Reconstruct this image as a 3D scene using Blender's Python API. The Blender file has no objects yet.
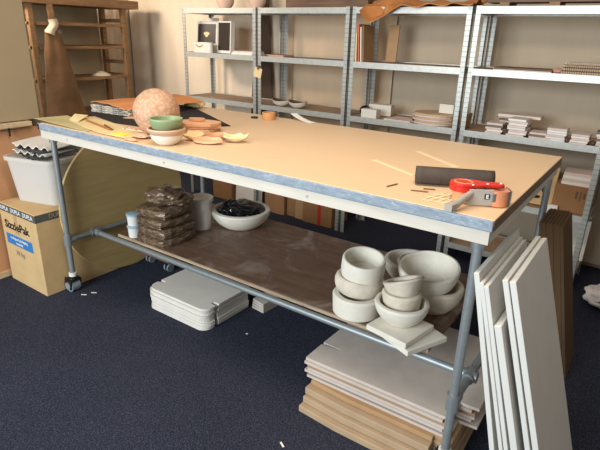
import bpy, bmesh, math, random
from mathutils import Vector, Matrix, noise
C = bpy.context.scene.collection
PI = math.pi
R = random.Random(7)

# ------------------------------------------------------------------ materials
def lin(c):
    return tuple(((v/255)/12.92 if v/255 <= .04045 else ((v/255+.055)/1.055)**2.4) for v in c)

class NT:
    def __init__(s, name):
        s.m = bpy.data.materials.new(name); s.m.use_nodes = True
        s.t = s.m.node_tree; s.b = s.t.nodes['Principled BSDF']; s.out = s.t.nodes['Material Output']
    def n(s, typ, **kw):
        o = s.t.nodes.new(typ)
        for k, v in kw.items():
            if k in o.inputs: o.inputs[k].default_value = v
            else: setattr(o, k, v)
        return o
    def l(s, a, b): s.t.links.new(a, b)
    def coord(s, scale=(1, 1, 1), kind='Object', rot=(0, 0, 0)):
        tc = s.n('ShaderNodeTexCoord'); mp = s.n('ShaderNodeMapping')
        mp.inputs['Scale'].default_value = scale; mp.inputs['Rotation'].default_value = rot
        s.l(tc.outputs[kind], mp.inputs['Vector']); return mp.outputs['Vector']
    def noise(s, vec, scale, detail=4, rough=.55, dist=0):
        o = s.n('ShaderNodeTexNoise'); o.inputs['Scale'].default_value = scale
        o.inputs['Detail'].default_value = detail; o.inputs['Roughness'].default_value = rough
        o.inputs['Distortion'].default_value = dist
        s.l(vec, o.inputs['Vector']); return o.outputs['Fac']
    def ramp(s, fac, stops):
        o = s.n('ShaderNodeValToRGB'); e = o.color_ramp.elements
        while len(e) < len(stops): e.new(.5)
        for i, (p, c) in enumerate(stops):
            e[i].position = p; e[i].color = (*c, 1) if len(c) == 3 else c
        s.l(fac, o.inputs['Fac']); return o.outputs['Color']
    def mix(s, fac, a, b, mode='MIX'):
        o = s.n('ShaderNodeMix', data_type='RGBA', blend_type=mode)
        if isinstance(fac, (int, float)): o.inputs[0].default_value = fac
        else: s.l(fac, o.inputs[0])
        for k, v in ((6, a), (7, b)):
            if isinstance(v, tuple): o.inputs[k].default_value = (*v, 1)
            else: s.l(v, o.inputs[k])
        return o.outputs[2]
    def bump(s, h, strength=.3, dist=.004):
        o = s.n('ShaderNodeBump'); o.inputs['Strength'].default_value = strength; o.inputs['Distance'].default_value = dist
        s.l(h, o.inputs['Height']); s.l(o.outputs['Normal'], s.b.inputs['Normal'])
    def base(s, c):
        if isinstance(c, tuple): s.b.inputs['Base Color'].default_value = (*c, 1)
        else: s.l(c, s.b.inputs['Base Color'])

def mul(c, k): return tuple(max(0, min(1, v*k)) for v in c)

def mat(name, rgb, rough=.6, metal=0, var=.12, scale=8, bump=0, bscale=60, stretch=(1, 1, 1), spec=.4):
    t = NT(name); c = lin(rgb); v = t.coord(stretch)
    f = t.noise(v, scale)
    t.base(t.ramp(f, [(.3, mul(c, 1-var)), (.7, mul(c, 1+var))]))
    t.b.inputs['Roughness'].default_value = rough; t.b.inputs['Metallic'].default_value = metal
    t.b.inputs['Specular IOR Level'].default_value = spec
    if bump: t.bump(t.noise(t.coord(), bscale), bump)
    return t.m

M = {}
def carpet():
    t = NT('carpet'); v = t.coord()
    f = t.noise(v, 170, 3, .75); g = t.noise(v, 2.2, 3)
    a = t.ramp(f, [(.34, lin((24, 26, 34))), (.5, lin((44, 47, 60))), (.68, lin((88, 91, 104)))])
    t.base(t.mix(.25, a, t.ramp(g, [(.3, lin((34, 37, 52))), (.7, lin((52, 55, 70)))])))
    t.b.inputs['Roughness'].default_value = .95; t.b.inputs['Specular IOR Level'].default_value = .1
    t.bump(f, .5, .004); return t.m
M['carpet'] = carpet()

def tabletop():
    t = NT('cream_laminate'); v = t.coord()
    a = t.ramp(t.noise(v, 1.6, 5), [(.3, lin((220, 188, 150))), (.7, lin((225, 194, 157)))])
    g = t.ramp(t.noise(t.coord((1, 6, 1), rot=(0, 0, .5)), 3, 6, .65, 1), [(.62, (0, 0, 0)), (.78, (1, 1, 1))])
    t.base(t.mix(t.ramp(g, [(0, (0, 0, 0)), (1, (.35, .35, .35))]), a, lin((240, 222, 188))))
    t.b.inputs['Roughness'].default_value = .42; t.b.inputs['Specular IOR Level'].default_value = .35
    return t.m
M['top'] = tabletop()

def tape_edge():
    t = NT('grey_blue_tape'); v = t.coord((3, 1, 9))
    f = t.noise(v, 9, 6, .7, .8)
    t.base(t.ramp(f, [(.35, lin((118, 130, 142))), (.55, lin((140, 153, 166))), (.72, lin((184, 194, 202)))]))
    t.b.inputs['Roughness'].default_value = .5; t.bump(f, .2, .002); return t.m
M['tape_edge'] = tape_edge()

def galv(name='galvanised_steel', base=(150, 155, 158), holes=False):
    t = NT(name); v = t.coord()
    f = t.noise(v, 30, 5, .7)
    c = lin(base)
    col = t.ramp(f, [(.3, mul(c, .88)), (.7, mul(c, 1.08))])
    if holes:
        tc = t.n('ShaderNodeTexCoord'); sp = t.n('ShaderNodeSeparateXYZ'); t.l(tc.outputs['Object'], sp.inputs[0])
        w = t.n('ShaderNodeMath', operation='MULTIPLY'); w.inputs[1].default_value = 30; t.l(sp.outputs['Z'], w.inputs[0])
        fr = t.n('ShaderNodeMath', operation='FRACT'); t.l(w.outputs[0], fr.inputs[0])
        gt = t.n('ShaderNodeMath', operation='LESS_THAN'); gt.inputs[1].default_value = .16; t.l(fr.outputs[0], gt.inputs[0])
        col = t.mix(gt.outputs[0], col, lin((152, 153, 150)))
    t.base(col)
    t.b.inputs['Metallic'].default_value = .5; t.b.inputs['Roughness'].default_value = .45
    return t.m
M['pipe'] = galv('pipe_steel', (150, 156, 158))
M['galv'] = galv('shelf_steel', (196, 198, 192))
M['upright'] = galv('perforated_steel', (186, 188, 184), True)
M['clamp'] = galv('clamp_steel', (146, 151, 154))

def shelfbrown():
    t = NT('dusty_brown_board'); v = t.coord()
    a = t.ramp(t.noise(t.coord((1, 5, 1)), 5, 6, .6), [(.3, lin((92, 66, 52))), (.7, lin((122, 94, 76)))])
    d = t.noise(v, 3.4, 8, .68, 1.6)
    k = t.ramp(d, [(.50, (0, 0, 0)), (.72, (.75, .75, .75))])
    t.base(t.mix(k, a, lin((168, 155, 144))))
    t.b.inputs['Roughness'].default_value = .5; t.bump(d, .1); return t.m
M['shelfbrown'] = shelfbrown()

def wood(name, a, b, st=(1, 12, 12), rough=.6, scale=4):
    t = NT(name); f = t.noise(t.coord(st), scale, 6, .6, .6)
    t.base(t.ramp(f, [(.3, lin(a)), (.7, lin(b))])); t.b.inputs['Roughness'].default_value = rough
    t.bump(f, .12, .003); return t.m
M['oldwood'] = wood('old_rack_timber', (120, 88, 58), (160, 122, 82), (9, 1.5, 9))
M['plywood'] = wood('disc_ply', (184, 156, 102), (204, 176, 120), (3, 1, 9), .55, 3)
M['rawwood'] = wood('pale_timber', (190, 160, 122), (218, 192, 156), (2, 12, 12))
M['edging'] = wood('raw_shelf_edge', (150, 128, 104), (186, 164, 138), (2, 12, 12))
M['darkboard'] = wood('dark_top_boards', (92, 66, 48), (124, 92, 68), (1, 9, 9))
M['fibre'] = mat('fibreboard', (166, 138, 112), .75, var=.15, scale=14)

def card(name, rgb, edge=False, var=.08):
    t = NT(name); c = lin(rgb); f = t.noise(t.coord(), 9, 5)
    col = t.ramp(f, [(.3, mul(c, 1-var)), (.7, mul(c, 1+var))])
    t.base(col); t.b.inputs['Roughness'].default_value = .8; t.b.inputs['Specular IOR Level'].default_value = .2
    t.bump(t.noise(t.coord(), 45), .08); return t.m
M['card'] = card('cardboard', (200, 170, 124))
M['card_kraft'] = card('kraft_cardboard', (172, 148, 120))
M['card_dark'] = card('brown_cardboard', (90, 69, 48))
M['card_mid'] = card('worn_cardboard', (172, 138, 102))
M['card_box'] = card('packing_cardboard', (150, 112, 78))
M['greycard'] = card('grey_board', (196, 184, 174))
M['whitecard'] = card('white_board', (222, 216, 206), var=.04)
M['whiteboard'] = card('white_panel', (212, 210, 204), var=.03)
M['plate_tan'] = card('tan_board', (204, 174, 140))
M['paper'] = card('white_paper', (236, 230, 220), var=.03)
M['creampaper'] = card('cream_paper', (226, 202, 152), var=.05)
M['greenpaper'] = card('newsprint', (190, 178, 132), var=.08)
M['palestrip'] = card('pale_strip', (236, 210, 170), var=.03)
M['kraft'] = card('kraft_orange', (214, 142, 88), var=.1)
M['fascia'] = mat('white_melamine', (204, 196, 184), .55, var=.06, scale=12, stretch=(.5, 1, 3))
M['black'] = mat('black_felt', (40, 32, 29), .9, var=.15, scale=20)
M['plastic_black'] = mat('black_plastic', (24, 24, 26), .4, var=.1)
M['bin_bag'] = mat('shiny_black_plastic', (16, 16, 19), .22, var=.1, bump=.3, bscale=22, spec=.6)
M['rubber'] = mat('dark_rubber', (72, 62, 56), .8, var=.18, scale=18, bump=.12, bscale=40)
M['plaster'] = mat('white_plaster', (226, 219, 205), .8, var=.07, scale=14, bump=.12, bscale=50)
M['plaster_worn'] = mat('stained_plaster', (214, 202, 184), .85, var=.13, scale=18, bump=.25, bscale=40)
M['white_tub'] = mat('white_plastic', (226, 222, 214), .4, var=.03)
M['grey_tub'] = mat('translucent_white_plastic', (198, 196, 190), .4, var=.05)
M['blue_lid'] = mat('pale_blue_plastic', (160, 186, 202), .4, var=.05)
M['terracotta'] = mat('rough_fired_clay', (206, 154, 116), .85, var=.22, scale=26, bump=.35, bscale=55)
M['pinkclay'] = mat('pale_pink_clay', (222, 172, 134), .85, var=.14, scale=22, bump=.2, bscale=40)
M['creamclay'] = mat('cream_clay', (226, 202, 154), .8, var=.1, scale=22, bump=.2, bscale=40)
M['palegrey'] = mat('grey_glazed_clay', (206, 170, 142), .5, var=.08)
M['green'] = mat('pale_green_glaze', (138, 156, 116), .4, var=.1)
M['whiteglaze'] = mat('white_glaze', (226, 222, 208), .35, var=.04)
M['potpink'] = mat('blush_glaze', (226, 190, 168), .5, var=.15, scale=6)
M['red'] = mat('red_plastic', (205, 44, 30), .35, var=.06)
M['grey_metal'] = mat('grey_painted_metal', (170, 164, 154), .45, var=.06)
M['tape_roll'] = mat('brown_packing_tape', (208, 136, 98), .3, var=.08)
M['masking'] = mat('tan_tape', (206, 152, 100), .55, var=.05)
M['yellow'] = mat('yellow_card', (244, 224, 70), .6, var=.04)
M['pencilwood'] = mat('brown_wood', (158, 100, 50), .6)
M['stick'] = mat('thin_dark_wood', (120, 86, 50), .6)
M['leather'] = mat('brown_leather', (128, 94, 62), .7, var=.25, scale=7, bump=.25, bscale=14)
M['ragwhite'] = mat('white_rag', (222, 205, 178), .9, var=.08, bump=.3, bscale=30)
M['apron_tie'] = mat('grey_cloth', (138, 130, 122), .9)
M['crumpled'] = mat('orange_brown_hide', (184, 118, 62), .65, var=.2, scale=7, bump=.3, bscale=12)
M['wall'] = mat('painted_wall', (196, 178, 154), .9, var=.04, scale=3)
M['curtain'] = mat('pale_curtain', (222, 206, 184), .95, var=.025, scale=3, stretch=(3, 3, .4))
M['curtain_tan'] = mat('tan_curtain', (204, 180, 152), .95, var=.03, scale=3, stretch=(3, 3, .4))
M['curtain_grey'] = mat('greyish_curtain', (186, 170, 148), .95, var=.03, scale=3, stretch=(3, 3, .4))
M['beige'] = mat('beige_fabric_panel', (166, 147, 116), .95, var=.03, scale=4)
M['brownpanel'] = mat('brown_hardboard', (198, 148, 106), .75, var=.1, scale=4)
M['browncloth'] = mat('dark_brown_cloth', (74, 56, 45), .95, var=.2, scale=7, stretch=(5, 5, 1))
M['ink'] = mat('black_ink', (28, 24, 24), .8, var=.02)
M['textwhite'] = mat('white_ink', (214, 222, 226), .7, var=.02)
M['textgrey'] = mat('grey_ink', (150, 140, 112), .7, var=.02)
M['label_blue'] = mat('blue_ink', (44, 116, 178), .7, var=.05)
M['tape_dark'] = mat('printed_packing_tape', (84, 84, 80), .3, var=.12)
M['brown_tape'] = mat('translucent_tape', (178, 150, 112), .35, var=.05)
M['photo_dark'] = mat('dark_print', (50, 41, 35), .4, var=.2, scale=5)
M['bookred'] = mat('red_cover', (206, 104, 76), .6)
M['bookpink'] = mat('dusty_pink_cover', (196, 148, 130), .6)
M['pages'] = mat('page_edges', (220, 196, 162), .8, var=.1, scale=60, stretch=(.2, .2, 4))
M['bookbrown'] = mat('brown_cover', (104, 78, 60), .6)
M['tile_pink'] = mat('pinkish_tile', (218, 200, 190), .7, var=.08, scale=20)
M['tile_white'] = mat('pale_tile', (230, 224, 220), .6, var=.05)
M['tile_dark'] = mat('dark_tile', (120, 106, 98), .7, var=.15)
M['red_tape'] = mat('red_tape', (178, 52, 42), .5)
M['wheel'] = mat('grey_wheel', (128, 140, 148), .4)
M['chairwhite'] = mat('pale_chair_cover', (206, 200, 188), .9)
M['corr_dark'] = mat('dark_corrugated_sheet', (74, 72, 70), .7, var=.15)

def claybag():
    t = NT('clay_in_plastic'); v = t.coord()
    f = t.noise(v, 13, 5, .62, 2.2)
    t.base(t.ramp(f, [(.3, lin((66, 50, 38))), (.5, lin((104, 82, 62))), (.62, lin((136, 116, 94))), (.74, lin((206, 194, 176)))]))  # brown clay under greyish film; palest tone paints in the plastic's highlights
    t.b.inputs['Roughness'].default_value = .3; t.b.inputs['Specular IOR Level'].default_value = .6
    t.bump(f, .35, .010); return t.m
M['clay'] = claybag()

def news():
    t = NT('printed_newspaper'); v = t.coord((1, 1, 3))
    f = t.noise(v, 28, 3, .8)
    t.base(t.ramp(f, [(.42, lin((92, 88, 82))), (.55, lin((205, 196, 180)))])); t.b.inputs['Roughness'].default_value = .8; return t.m
M['news'] = news()

def dots():
    t = NT('orange_patterned_paper'); vo = t.n('ShaderNodeTexVoronoi'); vo.inputs['Scale'].default_value = 60
    t.l(t.coord(), vo.inputs['Vector'])
    t.base(t.ramp(vo.outputs['Distance'], [(.25, lin((226, 96, 60))), (.5, lin((240, 206, 170)))])); return t.m
M['dots'] = dots()

def bubbled():
    t = NT('speckled_clay_ball'); v = t.coord()
    vo = t.n('ShaderNodeTexVoronoi'); vo.inputs['Scale'].default_value = 62; t.l(v, vo.inputs['Vector'])
    f = t.noise(v, 7, 5)
    a = t.ramp(f, [(.3, lin((172, 130, 102))), (.7, lin((202, 160, 130)))])
    t.base(t.mix(t.ramp(vo.outputs['Distance'], [(.2, (.45, .45, .45)), (.6, (0, 0, 0))]), a, lin((222, 190, 160))))
    t.b.inputs['Roughness'].default_value = .7; t.bump(vo.outputs['Distance'], .3, .006); return t.m
M['ball'] = bubbled()

def frosted():
    t = NT('frosted_plastic')
    tr = t.n('ShaderNodeBsdfTransparent'); mx = t.n('ShaderNodeMixShader')
    tl = t.n('ShaderNodeBsdfTranslucent'); tl.inputs['Color'].default_value = (*lin((240, 236, 230)), 1)
    m2 = t.n('ShaderNodeMixShader'); m2.inputs[0].default_value = .35
    t.b.inputs['Base Color'].default_value = (*lin((238, 234, 228)), 1); t.b.inputs['Roughness'].default_value = .35
    t.l(t.b.outputs[0], m2.inputs[1]); t.l(tl.outputs[0], m2.inputs[2])
    mx.inputs[0].default_value = .78
    t.l(tr.outputs[0], mx.inputs[1]); t.l(m2.outputs[0], mx.inputs[2]); t.l(mx.outputs[0], t.out.inputs[0]); return t.m
M['frost'] = frosted()
M['bagwhite'] = mat('white_bag_film', (232, 226, 220), .5, var=.08, scale=10, bump=.5, bscale=16)

# ------------------------------------------------------------------ mesh builder
class MB:
    def __init__(s): s.bm = bmesh.new()
    def _add(s, verts, faces):
        vs = [s.bm.verts.new(v) for v in verts]
        for f in faces:
            try: s.bm.faces.new([vs[i] for i in f])
            except ValueError: pass
        return s
    def box(s, c, d, rot=None, piv=None):
        x, y, z = d[0]/2, d[1]/2, d[2]/2
        vv = [Vector((a*x, b*y, e*z)) for a in (-1, 1) for b in (-1, 1) for e in (-1, 1)]
        if rot is not None: vv = [rot @ v for v in vv]
        vv = [v+Vector(c) for v in vv]
        return s._add(vv, [(0, 1, 3, 2), (4, 6, 7, 5), (0, 4, 5, 1), (2, 3, 7, 6), (0, 2, 6, 4), (1, 5, 7, 3)])
    def bb(s, x0, x1, y0, y1, z0, z1): return s.box(((x0+x1)/2, (y0+y1)/2, (z0+z1)/2), (x1-x0, y1-y0, z1-z0))
    def tube(s, a, b, r, r2=None, n=16):
        a, b = Vector(a), Vector(b); r2 = r if r2 is None else r2
        d = (b-a).normalized(); q = d.to_track_quat('Z', 'Y').to_matrix()
        vs, fs = [], []
        for p, rr in ((a, r), (b, r2)):
            for i in range(n):
                t = 2*PI*i/n; vs.append(p+q @ Vector((rr*math.cos(t), rr*math.sin(t), 0)))
        for i in range(n): fs.append((i, (i+1) % n, n+(i+1) % n, n+i))
        fs.append(tuple(range(n-1, -1, -1))); fs.append(tuple(range(n, 2*n)))
        return s._add(vs, fs)
    def lathe(s, prof, c=(0, 0, 0), rot=None, n=40, sq=1.0, jit=0):
        """prof: (r, z) from outside bottom round to inside; closed at r=0 ends"""
        c = Vector(c); vs, fs, rings = [], [], []
        for (r, z) in prof:
            if r < 1e-6:
                v = Vector((0, 0, z)); v = rot @ v if rot is not None else v
                rings.append([len(vs)]); vs.append(v+c)
            else:
                k = []
                for i in range(n):
                    t = 2*PI*i/n
                    j = 1+jit*noise.noise(Vector((math.cos(t)*1.3, math.sin(t)*1.3, z*9)))
                    v = Vector((r*j*math.cos(t), r*j*sq*math.sin(t), z)); v = rot @ v if rot is not None else v
                    k.append(len(vs)); vs.append(v+c)
                rings.append(k)
        for a, b in zip(rings, rings[1:]):
            for i in range(n):
                if len(a) == 1 and len(b) == 1: continue
                if len(a) == 1: fs.append((a[0], b[(i+1) % n], b[i]))
                elif len(b) == 1: fs.append((a[i], a[(i+1) % n], b[0]))
                else: fs.append((a[i], a[(i+1) % n], b[(i+1) % n], b[i]))
        return s._add(vs, fs)
    def prism(s, pts, z0, z1, f=None):
        """pts: (x, y) outline; f maps (x, y, z) to world"""
        n = len(pts); f = f or (lambda x, y, z: (x, y, z))
        vs = [Vector(f(x, y, z)) for z in (z0, z1) for x, y in pts]
        fs = [(i, (i+1) % n, n+(i+1) % n, n+i) for i in range(n)]
        fs.append(tuple(range(n-1, -1, -1))); fs.append(tuple(range(n, 2*n)))
        return s._add(vs, fs)
    def sheet(s, fn, nu, nv, th=0, nrm=None):
        """grid surface fn(u, v) with optional thickness along nrm"""
        off = Vector(nrm or (0, 0, 1))*th
        g = [[Vector(fn(i/nu, j/nv)) for j in range(nv+1)] for i in range(nu+1)]
        vs = [p for r in g for p in r]; N = len(vs); w = nv+1
        fs = [(i*w+j, (i+1)*w+j, (i+1)*w+j+1, i*w+j+1) for i in range(nu) for j in range(nv)]
        if th:
            vs = vs+[p-off for p in vs]
            fs += [(N+i*w+j, N+i*w+j+1, N+(i+1)*w+j+1, N+(i+1)*w+j) for i in range(nu) for j in range(nv)]
            for i in range(nu):
                a, b = i*w, (i+1)*w; fs.append((a, N+a, N+b, b)); a, b = i*w+nv, (i+1)*w+nv; fs.append((a, b, N+b, N+a))
            for j in range(nv):
                a, b = j, j+1; fs.append((a, b, N+b, N+a)); a, b = nu*w+j, nu*w+j+1; fs.append((a, N+a, N+b, b))
        return s._add(vs, fs)
    def blob(s, c, rad, jit=.12, fr=3, sub=4, rot=None, seed=0):
        b2 = bmesh.new(); bmesh.ops.create_icosphere(b2, subdivisions=sub, radius=1)
        idx = {}; vs = []
        for v in b2.verts:
            k = 1+jit*noise.noise(v.co*fr+Vector((seed*3.1, seed, 0)))+jit*.5*noise.noise(v.co*fr*2.3+Vector((seed, 7, 0)))
            p = Vector((v.co.x*rad[0]*k, v.co.y*rad[1]*k, v.co.z*rad[2]*k))
            if rot is not None: p = rot @ p
            idx[v] = len(vs); vs.append(p+Vector(c))
        fs = [tuple(idx[v] for v in f.verts) for f in b2.faces]; b2.free()
        return s._add(vs, fs)

def top_of(p):
    o = p
    while o is not None and o.parent is not None: o = o.parent
    return o

def obj(name, mb, m, parent=None, smooth=False, bevel=0, origin=None):
    """links one mesh; coordinates given in world space"""
    bm = mb.bm
    bmesh.ops.recalc_face_normals(bm, faces=bm.faces)
    o0 = Vector((0, 0, 0))
    if parent is not None: o0 = Vector(parent['_o'])
    elif origin is not None: o0 = Vector(origin)
    else:
        xs = [v.co for v in bm.verts]
        o0 = Vector(((min(v.x for v in xs)+max(v.x for v in xs))/2, (min(v.y for v in xs)+max(v.y for v in xs))/2, min(v.z for v in xs)))
    # a child sits at its parent's origin, so all meshes of a thing share one frame
    bmesh.ops.translate(bm, verts=bm.verts, vec=-o0)
    me = bpy.data.meshes.new(name); bm.to_mesh(me); bm.free()
    me.materials.append(M[m])
    if smooth:
        me.polygons.foreach_set('use_smooth', [True]*len(me.polygons))
        me.set_sharp_from_angle(angle=math.radians(40))
    o = bpy.data.objects.new(name, me); C.objects.link(o)
    if parent is not None: o.parent = parent
    else: o.location = o0
    o['_o'] = tuple(o0)
    if bevel:
        b = o.modifiers.new('bevel', 'BEVEL'); b.width = bevel; b.segments = 2; b.limit_method = 'ANGLE'
    return o

def tag(o, label, cat, group=None):
    o['label'] = label; o['category'] = cat
    if group: o['group'] = group
    return o
def thing(name, label, cat, loc, group=None):
    o = bpy.data.objects.new(name, None); C.objects.link(o); o.location = loc; o.empty_display_size = .05
    o['_o'] = tuple(loc); return tag(o, label, cat, group)
def struct(name, mb, m, **k):
    o = obj(name, mb, m, **k); o['kind'] = 'structure'; return o
def rz(a): return Matrix.Rotation(a, 3, 'Z')
def rx(a): return Matrix.Rotation(a, 3, 'X')
def ry(a): return Matrix.Rotation(a, 3, 'Y')

def text(name, s, size, m, parent, mtx, bold=0, sx=1):
    cu = bpy.data.curves.new(name, 'FONT'); cu.body = s; cu.size = size; cu.extrude = .0006; cu.offset = bold
    cu.align_x = 'CENTER'; cu.align_y = 'CENTER'; cu.resolution_u = 2
    o = bpy.data.objects.new(name+'_source', cu); C.objects.link(o)
    dg = bpy.context.evaluated_depsgraph_get(); me = bpy.data.meshes.new_from_object(o.evaluated_get(dg))
    bpy.data.objects.remove(o); bpy.data.curves.remove(cu)
    me.transform(Matrix.Diagonal((sx, 1, 1, 1))); me.transform(mtx)
    me.transform(Matrix.Translation(-Vector(parent['_o'])))
    me.materials.clear(); me.materials.append(M[m]); me.name = name
    t = bpy.data.objects.new(name, me); C.objects.link(t); t.parent = parent; t['_o'] = parent['_o']; return t
def face_m(c, right, up):
    r, u = Vector(right).normalized(), Vector(up).normalized(); n = r.cross(u)
    m = Matrix((r, u, n)).transposed().to_4x4(); m.translation = Vector(c); return m

# ------------------------------------------------------------------ setting
struct('floor', MB().bb(-2.7, 4.6, -4.5, 2.75, -.06, 0), 'carpet')
struct('wall_back', MB().bb(-2.7, 4.6, 2.75, 2.85, 0, 2.7), 'wall')
struct('wall_left', MB().bb(-2.8, -2.7, -4.5, 2.85, 0, 2.7), 'wall')

def curtain(label, x0, x1, y, amp, n, seed, along='x', z0=.06, z1=2.6, m='curtain'):
    mb = MB(); nu = int(n*10)
    def fn(u, v):
        p = u*n; a = amp*(.6+.4*noise.noise(Vector((p*.37, seed, 0))))
        d = a*math.sin(2*PI*p+1.3*noise.noise(Vector((p*.5, seed+4, v*1.2))))+.012*noise.noise(Vector((p, v*2, seed)))
        t = x0+(x1-x0)*u
        return (t, y+d, z0+(z1-z0)*v) if along == 'x' else (y+d, t, z0+(z1-z0)*v)
    mb.sheet(fn, nu, 10, .004, (0, 1, 0) if along == 'x' else (1, 0, 0))
    return tag(obj('curtain', mb, m, smooth=True), label, 'curtain')
curtain('pale gathered curtain hanging beside the wooden rack on the side wall', 1.95, 2.66, -2.64, .014, 7, 1, 'y')
curtain('pale curtain in soft folds behind the leftmost metal shelving unit', -2.62, -.22, 2.66, .013, 11, 2)
curtain('pale flat-hung curtain behind the metal unit holding two shallow dishes', -.24, .84, 2.665, .008, 5, 3, m='curtain_tan')
curtain('pale flat-hung curtain behind the metal unit with the leaning books', .80, 1.78, 2.69, .006, 3, 5, m='curtain_grey')
curtain('greyish beige curtain behind the metal unit stacked with tiles', 1.74, 4.2, 2.665, .006, 8, 8, m='curtain_grey')
mb = MB()
mb.sheet(lambda u, v: ((-.70+.10*v)+(.32-.19*v)*u, 2.595+.008*math.sin(u*9+v*2), .55+1.65*v), 14, 12, .008, (0, 1, 0))
tag(obj('hanging_cloth', mb, 'browncloth', smooth=True), 'dark brown tapering cloth hanging before the curtain behind the left metal shelves', 'cloth')

# partition at far left: brown lower board, beige upper panel
t = thing('partition_screen', 'tall partition at left edge with beige upper panel over brown board', 'partition', (-.66, -.3, 0))
obj('lower_panel', MB().bb(-.70, -.655, -1.2, .60, .04, .985), 'brownpanel', t)
obj('upper_panel', MB().bb(-.69, -.64, -1.2, .35, 1.04, 2.6), 'beige', t, bevel=.004)
obj('ledge', MB().bb(-.70, -.605, -1.2, .275, 1.005, 1.035), 'rawwood', t, bevel=.004)['label'] = 'pale wooden ledge rail'
obj('foot_strip', MB().bb(-.70, -.645, -1.2, .60, 0, .04), 'rawwood', t)
obj('peg', MB().tube((-.63, .13, 1.006), (-.63, .13, .95), .006), 'plastic_black', t)

# ------------------------------------------------------------------ the work table
T = 1.125
X0, X1, Y0, Y1 = -.10, 2.398, .122, 1.303
t = thing('work_table', 'large cream-topped work table on a grey pipe frame with wheels', 'table', (1.149, .71, 0))
obj('table_top', MB().bb(.004, 2.4626, .004, 1.10, 1.103, T), 'top', t, bevel=.002)
obj('edge_tape', MB().bb(-.014, 2.462, -.004, .006, 1.088, 1.1235).bb(-.014, .005, -.004, 1.10, 1.088, 1.122), 'tape_edge', t, bevel=.003)['label'] = 'worn grey-blue tape along the table edge'
obj('under_board', MB().bb(.004, 2.455, 0, 1.10, 1.0445, 1.087).bb(.02, 2.452, .02, 1.09, 1.087, 1.103), 'fascia', t)['label'] = 'white board under the tabletop'
obj('side_edge', MB().bb(2.4555, 2.464, .006, 1.10, 1.088, 1.122), 'darkboard', t)
r = .0168
legs = []
for x, y in ((X0, Y0), (X1, Y0), (X0, Y1), (X1, Y1)):
    l = obj('leg', MB().tube((x, y, .115), (x, y, 1.0), r), 'pipe', t, smooth=True)
    cl = MB().tube((x, y, .325), (x, y, .395), .0245)
    cl.tube((x, y, .36), (x, y+(.05 if y == Y0 else -.05), .36), .0225)
    obj('clamp', cl, 'clamp', l, smooth=True)
    obj('clamp', MB().tube((x, y, .985), (x, y, 1.04), .024), 'clamp', l, smooth=True)
    ca = obj('caster', MB().tube((x, y, .100), (x, y, .128), .024).tube((x, y, .090), (x, y, .101), .034)
             .box((x-.012, y-.034, .062), (.072, .006, .07), ry(.25)).box((x-.012, y+.034, .062), (.072, .006, .07), ry(.25)).box((x-.006, y, .090), (.075, .074, .008)), 'plastic_black', t, bevel=.002)
    obj('collar', MB().tube((x, y, .112), (x, y, .135), .025), 'white_tub', ca, smooth=True)
    obj('wheel', MB().tube((x-.014, y-.028, .044), (x-.014, y+.028, .044), .044, n=28).tube((x-.014, y-.040, .044), (x-.014, y-.028, .044), .026, n=20), 'wheel', ca, smooth=True)
RF, RB = .319, 1.11
for x in (X0, X1):
    obj('cross_rail', MB().tube((x, Y0, .36), (x, Y1, .36), r), 'pipe', t, smooth=True)
for y in (RF, RB):
    o = obj('shelf_rail', MB().tube((X0, y, .36), (X1, y, .36), r), 'pipe', t, smooth=True)
    obj('clamp', MB().tube((X0-.03, y, .36), (X0+.055, y, .36), .0235).tube((X0, y-.035, .36), (X0, y+.035, .36), .0245), 'clamp', o, smooth=True)
    obj('clamp', MB().tube((X1-.055, y, .36), (X1+.03, y, .36), .0235).tube((X1, y-.035, .36), (X1, y+.035, .36), .0245), 'clamp', o, smooth=True)
for y in (Y0, Y1):
    obj('top_rail', MB().tube((X0, y, 1.018), (X1, y, 1.018), r), 'pipe', t, smooth=True)
SZ = .397
obj('lower_shelf', MB().bb(.13, 2.215, .338, 1.155, .381, SZ), 'shelfbrown', t)['label'] = 'dusty dark brown lower shelf'
obj('shelf_edging', MB().bb(.13, 2.215, .330, .338, .380, .396), 'edging', t)

for x in (.26, 1.02, 1.80):
    obj('screw', MB().tube((x, -.0012, 1.066), (x, .004, 1.066), .006, n=10), 'grey_metal', t)
# ------------------------------------------------------------------ casters of a low dolly behind the rail
t = thing('low_dolly', 'low wheeled dolly mostly hidden behind the table rail', 'dolly', (.05, .9, 0))
obj('deck', MB().bb(-.10, .20, .66, 1.15, .085, .10), 'darkboard', t)
for x, y in ((-.07, .72), (.15, .70)):
    w = obj('caster', MB().box((x, y, .06), (.02, .05, .05)).bb(x-.03, x+.03, y-.03, y+.03, .078, .085), 'plastic_black', t)
    obj('wheel', MB().tube((x-.022, y, .03), (x-.010, y, .03), .03, n=20).tube((x+.010, y, .03), (x+.022, y, .03), .03, n=20), 'wheel', w, smooth=True)

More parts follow.
